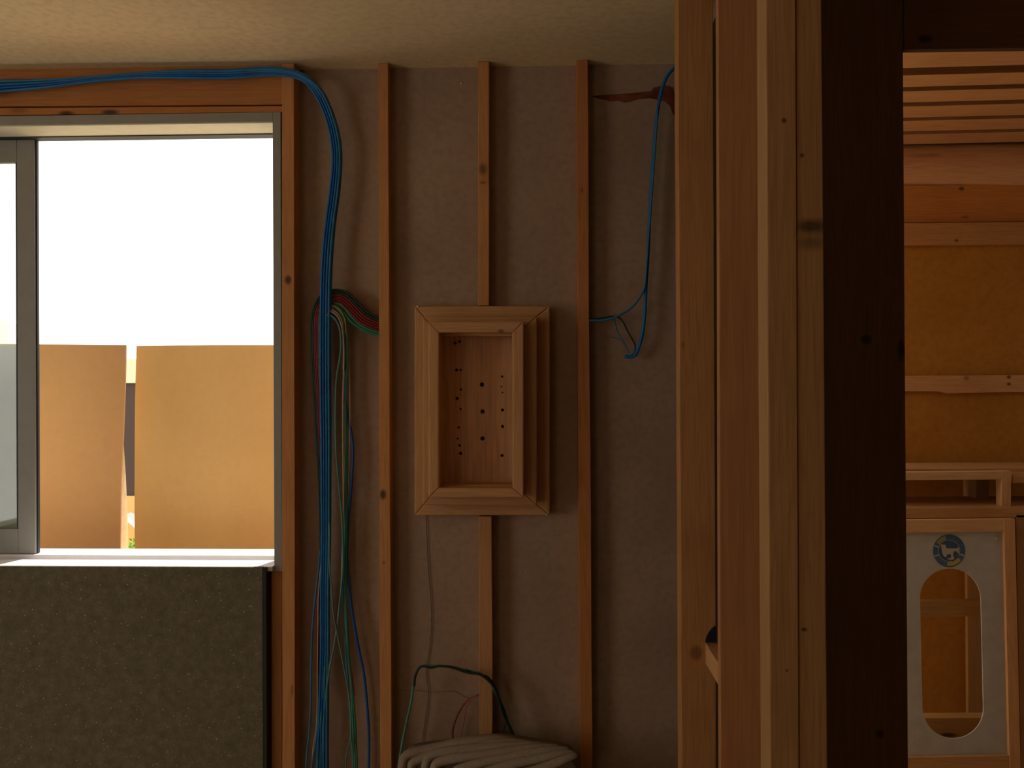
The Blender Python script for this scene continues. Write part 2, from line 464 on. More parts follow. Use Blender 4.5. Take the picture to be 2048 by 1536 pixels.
# ------------------------------------------------------------------ niche box on the wall
niche = empty('niche_box', at(965, 1030, YW - 0.001), label='stepped pine frame box mounted on the wall between the battens', cat='box')
def mitred(name, O, I, Y, th, col, bev=0.002, knots=()):
    """four mitred members; O and I are px rectangles (x0,y0,x1,y1) at plane Y"""
    o = rect(*O); i = rect(*I)
    root = empty(name, at((O[0] + O[2]) / 2, O[3], Y) - wpos(niche)); root.parent = niche
    for k, ax in zip(range(4), 'XZXZ'):
        q = [o[k], o[(k + 1) % 4], i[(k + 1) % 4], i[k]]
        slab(('top_rail', 'side_rail', 'bottom_rail', 'side_rail')[k], q, Y, th, wood(col, ax, knots=knots, grain=1.1), root, bevel=bev)
    return root
F1, F2, F3 = 2.255, 2.20, 2.155
mitred('outer_frame', (829, 612, 1100, 1031), (880, 668, 1030, 972), F1, YW - F1 - 0.0005, (0.55, 0.33, 0.16), .004)
mitred('middle_frame', (846, 633, 1074, 1010), (884, 672, 1030, 970), F2, F1 - F2 - 0.0003, (0.53, 0.31, 0.15), .003)
mitred('inner_frame', (857, 643, 1047.5, 995), (878, 665, 1025, 976), F3, F2 - F3 - 0.0003, (0.57, 0.34, 0.17), .003,
       knots=[K(1002, 662, F3, 6, 3, .7), K(1050, 1000, F3, 5, 4, .7)])
# lining of the recess and drilled back board
a0, a1 = at(878, 665, F3), at(1025, 976, F3)
t = 0.004
bm = bmesh.new()
yb0 = YW - 0.014
add_box(bm, a0.x - t, a0.x, F3 + 0.003, yb0, a1.z - t, a0.z + t)
add_box(bm, a1.x, a1.x + t, F3 + 0.003, yb0, a1.z - t, a0.z + t)
add_box(bm, a0.x, a1.x, F3 + 0.003, yb0, a0.z, a0.z + t)
add_box(bm, a0.x, a1.x, F3 + 0.003, yb0, a1.z - t, a1.z)
link('recess_lining', bm, wood((0.62, 0.37, 0.16), 'Z', grain=0.8), niche)
back = box('back_board', a0.x - 0.004, a1.x + 0.004, yb0, yb0 + 0.012, a1.z - 0.004, a0.z + 0.004, wood((0.74, 0.50, 0.33), 'Z', grain=0.6, dark=0.5), niche)
bm = bmesh.new()
holes = [(964, 769, 5.5), (965, 823, 5.5), (965, 877, 5.5), (910, 686, 4), (919, 683, 3.5), (913, 740, 4), (921, 740, 3), (914, 797, 4), (922, 779, 3), (921, 818, 3), (917, 855, 3.2),
         (915, 877, 2.5), (919, 891, 3.5), (921, 907, 4.5), (1004, 753, 2.8), (1003, 773, 2), (1005, 785, 2), (1005, 820, 4), (1005, 853, 4), (1004, 911, 4)]
for hx, hy, hr in holes:
    p = at(hx, hy, yb0); r = hr * 0.82 * yb0 / FPX
    bmesh.ops.create_cone(bm, cap_ends=True, segments=14, radius1=r, radius2=r, depth=0.05,
                          matrix=Matrix.Translation((p.x, yb0 + 0.0, p.z)) @ Matrix.Rotation(math.pi / 2, 4, 'X'))
cut(back, bm)
box('hole_backing', a0.x, a1.x, yb0 + 0.0125, yb0 + 0.0132, a1.z, a0.z, plain('hole_shade', (0.05, 0.04, 0.035), 0.9), niche)  # dark sheet stands in for the shade inside the drilled holes

# ------------------------------------------------------------------ partition studs
YA = 1.85
def Yof(px):  # depth at which the stud's left face plane XR shows at px
    lo, hi = 0.5, 3.0
    for _ in range(50):
        m = (lo + hi) / 2
        if X2(px, m) < XR: lo = m
        else: hi = m
    return (lo + hi) / 2
def X2(px, Y): return at(px, 768, Y).x
YBs, YDs = Yof(1438), Yof(1536)
zp = ZC - 0.001
post('partition_stud', 1356, 1363, 1426, 1433, YA, 0.05,
     wood((0.50, 0.26, 0.10), 'Z', knots=[K(1393, 1306, YA, 11, 13, .6), K(1366, 690, YA, 3, 8, .4)]), 0, zp,
     label='broad pine partition stud nearest the grey wall, the blue cable passes behind its top', cat='stud', wob=0.001)
post('partition_stud', 1436, 1441, 1530, 1534, YBs, 0.02,
     wood((0.44, 0.22, 0.09), 'Z', knots=[], grain=0.7), 0, zp,
     label='pine partition stud hiding the front end of the short crosspiece', cat='stud', wob=0.0005)
post('partition_stud', 1532, 1540, 1591.5, 1598.5, YDs, 0.05,
     wood(OLIVE, 'Z', knots=[K(1568, 241, YDs, 5, 5), K(1574, 1341, YDs, 3, 3, .7)]), 0, zp,
     label='left stud of the doubled pair, with a bright left edge', cat='stud', wob=0.0005)
post('partition_stud', 1592.5, 1599.5, 1643, 1655, YDs + 0.002, 0.05,
     wood((0.37, 0.215, 0.095), 'Z', knots=[K(1605, 310, YDs, 5, 5), K(1622, 452, YDs, 34, 17, .85), K(1622, 485, YDs, 30, 16, .5), K(1609, 1260, YDs, 6, 4)]), 0, zp,
     label='right stud of the doubled pair, dark knot across it, beside the dark post', cat='stud', wob=0.0005)
# crosspiece between the first two studs, with a barky hollow above it
nx = at(1411, 1286, YA).x
zn0, zn1 = at(1411, 1327, YA).z, at(1411, 1286, YA).z
box('crosspiece', nx, nx + 0.045, YBs + 0.021, YA - 0.001, zn0, zn1, wood((0.60, 0.36, 0.17), 'Y'), bevel=0.001,
    label='short pine crosspiece running between two partition studs low down', cat='noggin')
bm = bmesh.new()
hp = [(1411, 1285), (1413, 1276), (1418, 1266), (1425, 1257), (1432, 1252), (1432, 1285)]
add_prism(bm, [at(x, y, YA - 0.006) for x, y in hp], 0.0055)
link('bark_knot', bm, M_black, kind=None, parent=bpy.data.objects['partition_stud'], label='dark barky knot above the crosspiece')
box('wall_partition', XR + 0.105, XR + 0.12, YBs + 0.06, YW, 0, ZC, mottled('gap_shade_sheathing', (0.03, 0.018, 0.01), (0.05, 0.03, 0.018), 8), kind='structure')  # near-black colour puts the shade of the stud gap into the board

# dark post and lintel of the doorway on the right
YF = 1.75
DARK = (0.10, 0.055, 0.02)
zl = at(1930, 100, YF).z
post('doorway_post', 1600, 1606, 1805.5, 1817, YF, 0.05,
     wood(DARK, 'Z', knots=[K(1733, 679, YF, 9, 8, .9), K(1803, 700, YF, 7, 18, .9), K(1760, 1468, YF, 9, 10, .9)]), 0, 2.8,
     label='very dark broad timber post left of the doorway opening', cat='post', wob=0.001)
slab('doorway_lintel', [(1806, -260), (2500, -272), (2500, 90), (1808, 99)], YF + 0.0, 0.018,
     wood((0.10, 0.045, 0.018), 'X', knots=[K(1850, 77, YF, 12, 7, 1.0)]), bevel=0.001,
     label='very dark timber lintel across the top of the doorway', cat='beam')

# ------------------------------------------------------------------ the far room through the doorway
# ceiling laths seen from below
h0 = 0.90  # laths hang below the far ceiling
def Yz(py, px=1930):   # depth where the lath plane z=CAMZ+h0 shows at this pixel
    lo, hi = 1.0, 6.0
    for _ in range(50):
        m = (lo + hi) / 2
        if at(px, py, m).z - CAMZ > h0: hi = m
        else: lo = m
    return (lo + hi) / 2
rows = [(101.7, 134.5), (149, 172.5), (181, 203.5), (211.5, 234), (240.5, 261.5), (268, 287.5)]
def lath(y0, y1, n, lab):
    Y0, Y1 = Yz(y0 - 1), Yz(y1 - 1)
    bm = bmesh.new(); xa, xb = 0.5, 2.84
    th = 0.022
    add_box(bm, xa, xb, Y0, Y1, CAMZ + h0, CAMZ + h0 + th)
    xc = at(1930, 150, Y0).x
    for v in bm.verts: v.co.y -= (v.co.x - xc) * 0.035
    return link('ceiling_lath', bm, wood((0.45, 0.245, 0.11), 'X'), bevel=0.001, label=lab, cat='lath', group='ceiling laths in the far room')
ords = ['nearest ceiling lath of the far room, directly behind the dark lintel', 'second ceiling lath behind the dark lintel', 'third ceiling lath behind the dark lintel',
        'third ceiling lath from the far wall of the far room', 'second ceiling lath from the far wall of the far room', 'last ceiling lath, against the rounded wall beam of the far room']
for (a, b_), l in zip(rows, ords): lath(a, b_, 0, l)
box('ceiling_far', 0.5, 2.85, 1.82, 3.75, CAMZ + h0 + 0.06, CAMZ + h0 + 0.10, wood((0.16, 0.07, 0.02), 'X'), kind='structure')  # board coloured dark to give the shade in the gaps between laths
YE = 3.42
# rounded wall beam
bm = bmesh.new()
cz = [(284, 0.0), (298, -0.008), (314, -0.012), (330, -0.014), (350, -0.004), (362, 0.012), (373, 0.03)]
pa = []
for xx in (0.5, 1.0, 1.5, 2.1, 2.84):
    ring = []
    for (py, dy) in cz:
        p = at(1930, py, YE)
        ring.append(bm.verts.new((xx, YE + dy - 0.03 * (xx - 1.7), p.z)))
    ring.append(bm.verts.new((xx, YE + 0.2, at(1930, 373, YE).z))); ring.append(bm.verts.new((xx, YE + 0.2, at(1930, 290, YE).z)))
    pa.append(ring)
for r0, r1 in zip(pa, pa[1:]):
    n = len(r0)
    for k in range(n): bm.faces.new((r0[k], r0[(k + 1) % n], r1[(k + 1) % n], r1[k]))
bm.faces.new(pa[0]); bm.faces.new(list(reversed(pa[-1])))
link('wall_beam', bm, wood((0.56, 0.31, 0.15), 'X', knots=[K(1850, 312, YE, 30, 4, .3)]), smooth=True,
     label='pale rounded timber beam along the far wall, below the ceiling laths', cat='beam')
slab('recessed_beam', [(1500, 374), (2300, 366), (2300, 441), (1500, 448)], YE + 0.02, 0.1, wood((0.50, 0.20, 0.04), 'X', knots=[K(1928, 375, YE, 7, 5), K(1935, 432, YE, 8, 3, .5)]),
     bevel=0.002, label='orange-brown timber beam directly below the pale rounded beam', cat='beam')
slab('edge_board', [(1500, 449), (2300, 441), (2300, 486), (1500, 492)], YE - 0.004, 0.1, wood((0.44, 0.22, 0.07), 'X', knots=[K(1912, 481, YE, 5, 4)]),
     bevel=0.002, label='thin timber board capping the brown wall panel in the far room', cat='board')
box('wall_far', 0.5, 2.85, YE + 0.025, YE + 0.05, 0, at(1930, 489, YE).z, M_brownpanel, kind='structure')
box('wall_end', 0.5, 2.85, YE + 0.19, YE + 0.22, 0, 2.75, M_shell, kind='structure')
slab('wall_strip', [(1500, 754), (2300, 748), (2300, 784), (2012, 784), (1895, 787), (1880, 783), (1500, 781)], YE + 0.004, 0.02, wood((0.52, 0.28, 0.11), 'X', knots=[K(1934, 756, YE, 7, 5, .6), K(2019, 754, YE, 5, 4), K(2019, 768, YE, 4, 3)]),
     bevel=0.001, label='pale timber strip fixed across the middle of the brown far wall', cat='board')

# shelf frame above the pet door
YP = 3.12
slab('shelf_board', [(1600, 939), (2240, 936), (2240, 946), (1600, 948)], YP + 0.05, 0.24, wood((0.48, 0.26, 0.10), 'X'), bevel=0.001,
     label='thin timber ledge lying over the pale shelf frame', cat='shelf')
fr = empty('open_shelf', at(1960, 1022, YP), label='pale timber frame of an open shelf above the white panel', cat='frame')
slab('top_rail', [(1620, 946), (2003, 943), (2003, 959), (1620, 962)], YP, 0.04, wood((0.60, 0.38, 0.19), 'X'), fr, bevel=0.001)
slab('upright', [(2003, 942.5), (2022, 942), (2022, 1022), (2004, 1022)], YP, 0.04, wood((0.56, 0.33, 0.16), 'Z'), fr, bevel=0.001)
slab('upright', [(1640, 962), (1659, 962), (1659, 1022), (1640, 1022)], YP, 0.04, wood((0.56, 0.33, 0.16), 'Z'), fr, bevel=0.001)
slab('side_rail', [(2026, 946), (2240, 944), (2240, 966), (2026, 966)], YP + 0.03, 0.04, wood((0.50, 0.28, 0.11), 'X'), fr)
slab('bottom_ledge', [(1600, 1018), (2240, 1013), (2240, 1034), (1600, 1038)], YP - 0.03, 0.30, wood((0.47, 0.25, 0.09), 'X'), fr, bevel=0.001)
slab('stud_block', [(1952, 958), (1978, 958), (1978, 1020), (1952, 1020)], YE - 0.09, 0.10, wood((0.30, 0.17, 0.07), 'Z'),
     label='dark stud stub standing on the shelf behind the open frame', cat='block', bevel=0.001)

# white panel with a rounded opening, in its pale frame
YD = 3.08
door = empty('pet_door', at(1900, 1536, YD), label='white panel with a tall rounded opening and a round sticker, in a pale timber frame', cat='door')
pan = slab('panel', [(1760, 1064), (2007, 1064), (2018, 1511), (1766, 1518)], YD, 0.004, M_white, door)
def stadium(x0, x1, y0, y1, lean=8.0, n=20):
    r = (x1 - x0) / 2; c = []
    for k in range(n + 1):
        a = math.pi + math.pi * k / n
        c.append(((x0 + x1) / 2 + r * math.cos(a), y0 + r + r * math.sin(a)))
    for k in range(n + 1):
        a = math.pi * k / n
        c.append(((x0 + x1) / 2 + r * math.cos(a), y1 - r + r * math.sin(a)))
    return [(x + lean * ((y - y0) / (y1 - y0) - 0.5), y) for x, y in c]
bm = bmesh.new()
add_prism(bm, [p - Vector((0, 0.02, 0)) for p in [at(x, y, YD) for x, y in stadium(1842.5, 1964.5, 1137, 1477)]], 0.06)
cut(pan, bm)
slab('frame_top', [(1740, 1041), (2009, 1038), (2010, 1063.5), (1740, 1066)], YD - 0.012, 0.04, wood((0.60, 0.37, 0.18), 'X'), door, bevel=0.001)
slab('frame_side', [(2008, 1038), (2030, 1038), (2042, 1560), (2020, 1560)], YD - 0.014, 0.04, wood((0.56, 0.32, 0.14), 'Z'), door, bevel=0.001)
slab('frame_bottom', [(1740, 1517), (2020, 1511), (2020, 1600), (1740, 1600)], YD - 0.012, 0.04, wood((0.45, 0.26, 0.10), 'X'), door, bevel=0.001)
slab('screw_head', [(1991 + 3.5 * math.cos(a), 1077 + 3.5 * math.sin(a)) for a in [k * math.pi / 5 for k in range(10)]], YD - 0.003, 0.003, M_steel, door)
slab('side_post', [(2032, 1030), (2075, 1030), (2085, 1640), (2044, 1640)], YD + 0.01, 0.06, wood((0.36, 0.19, 0.07), 'Z'),
     label='brown timber post right of the white panel frame', cat='post', bevel=0.001)
# round sticker with an animal silhouette
def cu(x, y): return (1840 + x / 13.967, 1040 + y / 13.967)
M_sb = mottled('sticker_blue', (0.05, 0.10, 0.17), (0.07, 0.14, 0.19), 20, 3, 0.3, 0.0)
M_sd = plain('sticker_dark_blue', (0.035, 0.07, 0.13), 0.35)
M_sy = plain('sticker_yellow', (0.42, 0.30, 0.07), 0.35)
M_sw = plain('sticker_pale', (0.42, 0.36, 0.26), 0.4)
M_sg = plain('sticker_line', (0.32, 0.32, 0.30), 0.4)
st = slab('sticker', [cu(815 + 452 * math.cos(a), 860 + 460 * math.sin(a)) for a in [k * math.pi / 24 for k in range(48)]], YD - 0.0006, 0.0006, M_sb, door, label='round blue and yellow sticker with a pale animal silhouette')
def arc(c, r0, r1, a0, a1, n=14):
    A = [math.radians(a0 + (a1 - a0) * k / n) for k in range(n + 1)]
    return [cu(c[0] + r1 * math.cos(a), c[1] + r1 * math.sin(a)) for a in A] + [cu(c[0] + r0 * math.cos(a), c[1] + r0 * math.sin(a)) for a in reversed(A)]
def dec(name, q, d, m): return slab(name, q, YD - 0.0006 - d, 0.0003, m, st)
C0 = (815, 860)
dec('inner_disc', [cu(815 + 300 * math.cos(a), 860 + 300 * math.sin(a)) for a in [k * math.pi / 20 for k in range(40)]], .0003, M_sd)
dec('ring_line', arc(C0, 292, 306, 75, 210), .0006, M_sg)
dec('ring_line', arc(C0, 292, 306, 262, 388), .0006, M_sg)
dec('yellow_arc', arc(C0, 312, 425, 38, 98), .0006, M_sy)
dec('yellow_arc', arc(C0, 300, 430, 212, 256), .0006, plain('sticker_olive', (0.27, 0.22, 0.09), 0.35))
dec('ring_tick', arc(C0, 306, 430, 196, 203), .0006, M_sg)
dec('ring_tick', arc(C0, 306, 430, 156, 162), .0006, M_sg)
dec('ring_tick', arc(C0, 306, 440, 14, 21), .0006, M_sg)
sil = [(575, 668), (625, 690), (700, 685), (722, 730), (725, 772), (770, 792), (900, 792), (1000, 796), (1085, 765), (1090, 860), (1085, 925), (1060, 930), (1035, 890), (985, 866), (940, 890),
       (920, 950), (935, 1020), (965, 1058), (935, 1105), (860, 1112), (780, 1098), (745, 1080), (850, 1062), (876, 1010), (855, 965), (805, 948), (760, 975), (735, 1025), (700, 1040), (660, 1000), (630, 940), (610, 860), (600, 760)]
dec('animal_silhouette', [cu(x, y) for x, y in sil], .0006, M_sw)
# what is seen inside the rounded opening
slab('inner_rail', [(1780, 1204), (2062, 1202), (2062, 1232), (1780, 1234)], YD + 0.0705, 0.04, wood((0.50, 0.30, 0.10), 'X'), bevel=0.001,
     label='timber crosspiece seen through the upper half of the rounded opening', cat='rail')
slab('inner_stud', [(1934, 1110), (2000, 1110), (2008, 1600), (1938, 1600)], YE + 0.004, 0.02, wood((0.36, 0.20, 0.06), 'Z'), bevel=0.001,
     label='upright stud seen through the right side of the rounded opening', cat='stud')
slab('bottom_rail', [(1760, 1437), (2010, 1435), (2010, 1475), (1760, 1477)], YD + 0.08, 0.05, wood((0.46, 0.25, 0.08), 'X', knots=[K(1897, 1470, YD + .08, 18, 5, .9)]), bevel=0.001,
     label='timber rail seen at the bottom of the rounded opening', cat='rail')

# ------------------------------------------------------------------ cables
rc = 0.0031
path = [(-60, 178), (0, 172), (90, 167), (190, 158), (280, 151), (360, 148), (450, 148), (530, 143), (580, 146), (614, 160), (640, 190), (660, 235), (671, 280), (674, 325), (669, 385), (661, 445), (655, 510),
        (652, 580), (651, 680), (651, 780), (652, 880), (652, 980), (652, 1080), (650, 1180), (650, 1280), (648, 1380), (646, 1480), (645, 1600)]
wid = [14, 13, 12, 8, 7, 8, 8, 8, 8, 8, 8, 8, 8.5, 8.5, 9, 9, 9.5, 9.5, 9.5, 9.5, 9, 8.5, 8, 8, 8, 8.5, 10, 12]
nb = 8
ordl = ['rightmost', 'second from the right', 'third from the right', 'fourth from the right', 'fourth from the left', 'third from the left', 'second from the left', 'leftmost']
grpb = 'blue network cables in the thick bundle'
for c in range(nb):
    pts = []
    for i, (px, py) in enumerate(path):
        a, b_ = path[max(i - 1, 0)], path[min(i + 1, len(path) - 1)]
        d = Vector((b_[0] - a[0], b_[1] - a[1])).normalized(); n = Vector((-d.y, d.x))
        u = c / (nb - 1) * 2 - 1
        tw = 0.0 if i > 9 else (0.9 * math.sin(i * 0.55))
        if i > 9: tw = 0.25 * math.sin(i * 0.3)
        ca, sa = math.cos(tw), math.sin(tw)
        dep = (0.5 - (c % 2)) * 0.9
        off = (u * ca) * wid[i] + dep * sa * 3
        yy = 2.2395 - 0.0035 * ((c % 2) - .5) * 2 * abs(ca) - u * sa * 0.006
        if i > 10: yy += 0.012
        pts.append((px + n.x * off, py + n.y * off, yy))
    x0, y0, q0 = pts[0]
    pts = [(x0 - 1000, y0 + 6, q0), (x0 - 500, y0 + 10, q0)] + pts
    cable('network_cable', pts, 2.24, rc, BLUE if c % 4 != 1 else BLUEP if c == 1 else BLUED,
          label=ordl[c] + ' of the eight blue cables in the hanging bundle', cat='cable', group=grpb)
# ribbon of coloured cables coming round the first batten
rib = [(775, 640), (752, 633), (735, 624), (716, 605), (698, 588), (678, 580), (655, 583), (637, 597), (626, 622), (623, 660), (624, 720), (628, 790), (632, 860), (637, 940), (640, 1020), (641, 1100)]
def offset_path(P, offs):
    out = []
    for i, (px, py) in enumerate(P):
        a, b_ = P[max(i - 1, 0)], P[min(i + 1, len(P) - 1)]
        d = Vector((b_[0] - a[0], b_[1] - a[1])).normalized(); n = Vector((-d.y, d.x))
        o = offs(i / (len(P) - 1)) if callable(offs) else offs
        out.append((px - n.x * o * -1 * -1, py - n.y * o * -1 * -1))
    return out
cols = [(DGREEN, 'dark green'), (DGREEN, 'dark green'), (RED, 'dark red'), (RED, 'dark red'), (RED, 'dark red'), (RED, 'dark red')]
seenlab = ['dark green cable, outermost of the ribbon looping out from behind the batten', 'dark green cable just inside the outermost one of the ribbon',
           'dark red cable, topmost of the red ones in the ribbon', 'dark red cable, second from the top of the red ones in the ribbon',
           'dark red cable, third from the top of the red ones in the ribbon', 'dark red cable, lowest of the red ones, next to the green cables']
ext = [(645, 1200), (640, 1300), (638, 1400), (630, 1600)]
for k, (m, cn) in enumerate(cols):
    P = offset_path(rib, lambda t, k=k: k * (5.0 if t < .5 else 3.4 - 1.2 * (t - .5)))
    if k >= 3: P = P + [(641 - k, 1200), (640 - k, 1290), (641 - k, 1370), (646, 1450), (650, 1600)]
    elif k: P = P + [(648, 1200), (648, 1600)]
    else: P = P + [(645, 1200), (646, 1600)]
    cable('ribbon_cable', P, 2.262, 0.0031, m, label=seenlab[k], cat='cable', group='ribbon of coloured cables')
cable('ribbon_cable', [(775, 668), (752, 664), (728, 654), (706, 637), (690, 617), (676, 607), (660, 605), (645, 612), (638, 640), (640, 760), (645, 900), (650, 1200), (652, 1600)], 2.262, 0.0031, GREEN,
      label='upper bright green cable below the red cables of the ribbon', cat='cable', group='ribbon of coloured cables')
cable('ribbon_cable', [(775, 672), (752, 669), (726, 660), (702, 643), (686, 623), (674, 613), (660, 611), (648, 622), (642, 650), (644, 760), (648, 900), (652, 1200), (654, 1600)], 2.261, 0.0031, GREEN,
      label='lower bright green cable along the bottom edge of the ribbon', cat='cable', group='ribbon of coloured cables')
def hang(pts, m, lab, r=0.0028, Y=2.258, name='hanging_cable'):
    return cable(name, pts, Y, r, m, label=lab, cat='cable', group='loose cables hanging beside the bundle')
hang([(650, 612), (664, 611), (678, 617), (688, 632), (693, 660), (695, 720), (692, 800), (691, 900), (690, 1000), (690, 1060), (689, 1130), (690, 1220), (696, 1310), (703, 1380), (706, 1450), (714, 1600)], TEAL,
     'teal cable forming the outer right edge of the arch beside the bundle')
hang([(650, 614), (666, 614), (679, 622), (686, 637), (689, 665), (690, 720), (692, 800), (693, 900), (693, 1000), (693, 1080), (692, 1200), (697, 1300), (706, 1390), (711, 1460), (716, 1600)], GREEN,
     'green cable close inside the teal one at the right of the arch')
hang([(652, 615), (668, 613), (680, 621), (690, 640), (691, 668)], YELL, 'short visible yellow cable at the top of the arch', r=0.0016, Y=2.255)
hang([(650, 622), (664, 624), (676, 634), (683, 652), (687, 680), (688, 720), (686, 800), (686, 900), (687, 1000), (685, 1100), (683, 1160), (676, 1230), (668, 1290), (655, 1350), (647, 1410), (641, 1480), (637, 1600)], CREAM,
     'thin cream cable under the arch that crosses toward the bundle low down', r=0.0018, Y=2.25)
hang([(650, 620), (666, 621), (678, 631), (685, 650), (687, 690), (687, 740)], CREAM, 'pale cream cable at the crown of the arch', r=0.0024, Y=2.254)
hang([(650, 630), (663, 632), (673, 642), (680, 660), (682, 690), (679, 720), (673, 760), (671, 820), (672, 900), (678, 970), (684, 1040), (686, 1130), (680, 1200), (672, 1270), (658, 1345), (650, 1410), (645, 1480), (640, 1600)], TEAL,
     'grey-teal cable, innermost of the arch, bowing left and crossing the bundle low down', r=0.0026, Y=2.248)
hang([(650, 628), (664, 630), (675, 645), (683, 670), (688, 710), (688, 760), (694, 820), (703, 870), (706, 910), (702, 980), (697, 1040), (694, 1110), (699, 1180), (707, 1240), (718, 1300), (728, 1350), (734, 1410), (738, 1480), (736, 1600)], BLUED,
     'dark blue cable bowing furthest right of all the loose cables', r=0.0036, Y=2.264)
hang([(697, 720), (699, 760), (700, 830), (699, 900), (697, 960), (693, 1030)], CREAM, 'pale thin cable right of the teal cables', r=0.0016, Y=2.262)
hang([(648, 640, 2.266), (652, 900, 2.266), (656, 1000, 2.262), (659, 1060), (659, 1130), (664, 1180), (666, 1220), (673, 1260), (681, 1300), (690, 1345), (698, 1390), (702, 1440), (702, 1476), (705, 1500), (710, 1600)], TEAL,
     'pale teal cable that leaves the bundle halfway down and crosses to the right', r=0.0022, Y=2.244)
hang([(702, 1470), (698, 1490), (692, 1520), (689, 1600)], TEAL, 'teal tail branching left at the foot of the right strand', r=0.0018, Y=2.246)
hang([(687, 1010), (685, 1080), (684, 1150), (688, 1230), (692, 1310), (697, 1380), (701, 1440), (704, 1500), (710, 1600)], BLUEP,
     'slate blue cable running down among the right strand', r=0.0026, Y=2.262)
hang([(645, 1020), (642, 1080), (637, 1140), (630, 1200), (624, 1270), (622, 1350), (621, 1420), (618, 1470), (613, 1520), (610, 1600)], BLUEP,
     'slate blue cable hanging furthest left of the loose cables', r=0.0028, Y=2.262)
hang([(644, 1100), (641, 1140), (637, 1190), (636, 1250), (635, 1330), (635, 1400), (632, 1460), (626, 1500), (618, 1600)], CREAM,
     'thin khaki cable just left of the bundle in the lower half', r=0.0016, Y=2.256)
hang([(650, 1290), (646, 1350), (638, 1420), (632, 1480), (624, 1530), (620, 1600)], BLUEP, 'slate blue cable fanning out left at the foot of the bundle', r=0.0026, Y=2.25)
hang([(650, 1330), (643, 1420), (637, 1480), (634, 1530), (632, 1600)], TEAL, 'teal cable fanning out between the blue ones at the foot of the bundle', r=0.0022, Y=2.247)
hang([(701, 1330), (706, 1360), (709, 1385), (711, 1392)], RED, 'tiny dark red wire end beside the right strand', r=0.0012, Y=2.25)

# blue cable on the right, leaving behind the first partition stud
cable('network_cable', [(1375, 108), (1352, 132), (1333, 155), (1321, 190), (1313, 240), (1308, 300), (1303, 370), (1299, 440), (1296, 510), (1292, 570), (1290, 620), (1286, 660), (1279, 690), (1270, 710), (1258, 714), (1250, 712)],
      2.268, 0.0044, BLUE, label='thick blue cable dropping from behind the partition stud, right of the last batten', cat='cable')
cable('network_cable', [(1316, 212), (1305, 370), (1297, 480), (1292, 550), (1288, 578), (1276, 600), (1262, 616), (1245, 627), (1228, 635), (1210, 640), (1186, 641), (1165, 640)],
      2.262, 0.0028, BLUEP, label='thinner slate blue cable curving left from the thick blue one to the batten', cat='cable')
cable('network_cable', [(1165, 637), (1186, 638), (1205, 636), (1222, 633), (1236, 634), (1246, 644), (1254, 660), (1262, 675), (1270, 690), (1269, 706), (1260, 712)],
      2.272, 0.0022, DGREEN, label='dark thin cable looping down beside the thick blue cable end', cat='cable')
cable('network_cable', [(1228, 638), (1231, 650), (1236, 666), (1244, 680), (1252, 694), (1258, 706)], 2.274, 0.0020, BLUEP,
      label='thin blue wire forming the left side of the small loop', cat='cable')
cable('wire_tail', [(1223, 674), (1232, 676), (1242, 680)], 2.274, 0.0013, BLUEP, label='short frayed blue wire tail left of the small loop', cat='wire')

# green cables arching over the foot of the centre batten
g = 'green cables arching over the pile'
cable('green_cable', [(792, 1600), (797, 1536), (804, 1490), (814, 1440), (823, 1400), (828, 1360), (836, 1338), (850, 1331), (870, 1332), (900, 1333), (930, 1340), (960, 1347), (980, 1363), (993, 1388), (1006, 1415), (1018, 1450), (1030, 1474), (1043, 1490)],
      2.235, 0.0032, TEAL, label='pale green cable of the arch above the grey pile, reaching furthest down on the left', cat='cable', group=g)
cable('green_cable', [(828, 1372), (831, 1350), (842, 1333), (862, 1335), (880, 1332), (905, 1335), (935, 1345), (962, 1350), (985, 1370), (996, 1395), (1002, 1415), (1012, 1440), (1022, 1460), (1036, 1490)],
      2.228, 0.0034, DGREEN, label='dark green cable twisted along the top of the arch above the grey pile', cat='cable', group=g)
cable('green_cable', [(930, 1338), (955, 1348), (975, 1353), (990, 1372), (1000, 1400), (1010, 1425), (1012, 1440), (1008, 1455), (1005, 1470), (1004, 1490)],
      2.232, 0.0018, DGREEN, label='thin black-green wire that drops short of the others on the right of the arch', cat='cable', group=g)
cable('red_cable', [(968, 1386), (955, 1391), (942, 1398), (928, 1408), (916, 1428), (907, 1452), (905, 1470), (908, 1500)], 2.27, 0.0027, plain('brick_red', (0.22, 0.04, 0.015), 0.5),
      label='brick red cable curving out from behind the batten down to the grey pile', cat='cable')
cable('red_cable', [(955, 1393), (940, 1402), (932, 1415), (928, 1440), (922, 1465), (915, 1500)], 2.264, 0.0018, plain('pink_red', (0.42, 0.13, 0.09), 0.5),
      label='thin pinkish red cable just right of the brick red one', cat='cable')
cable('string', [(852, 1030), (854, 1080), (857, 1140), (861, 1190), (863, 1230), (861, 1280), (857, 1310), (852, 1345), (857, 1385), (852, 1430), (846, 1470), (842, 1500)], 2.296, 0.0009, STRING,
      label='thin dull string hanging from the niche box down the wall', cat='string')
cable('string', [(786, 1372), (800, 1380), (830, 1381), (858, 1384), (880, 1384), (908, 1383), (925, 1392), (940, 1398)], 2.294, 0.0009, plain('olive_wire', (0.22, 0.18, 0.05), 0.7),
      label='thin olive wire crossing the wall low down toward the red cables', cat='wire')

# ------------------------------------------------------------------ grey folded sheet at the bottom
bm = bmesh.new()
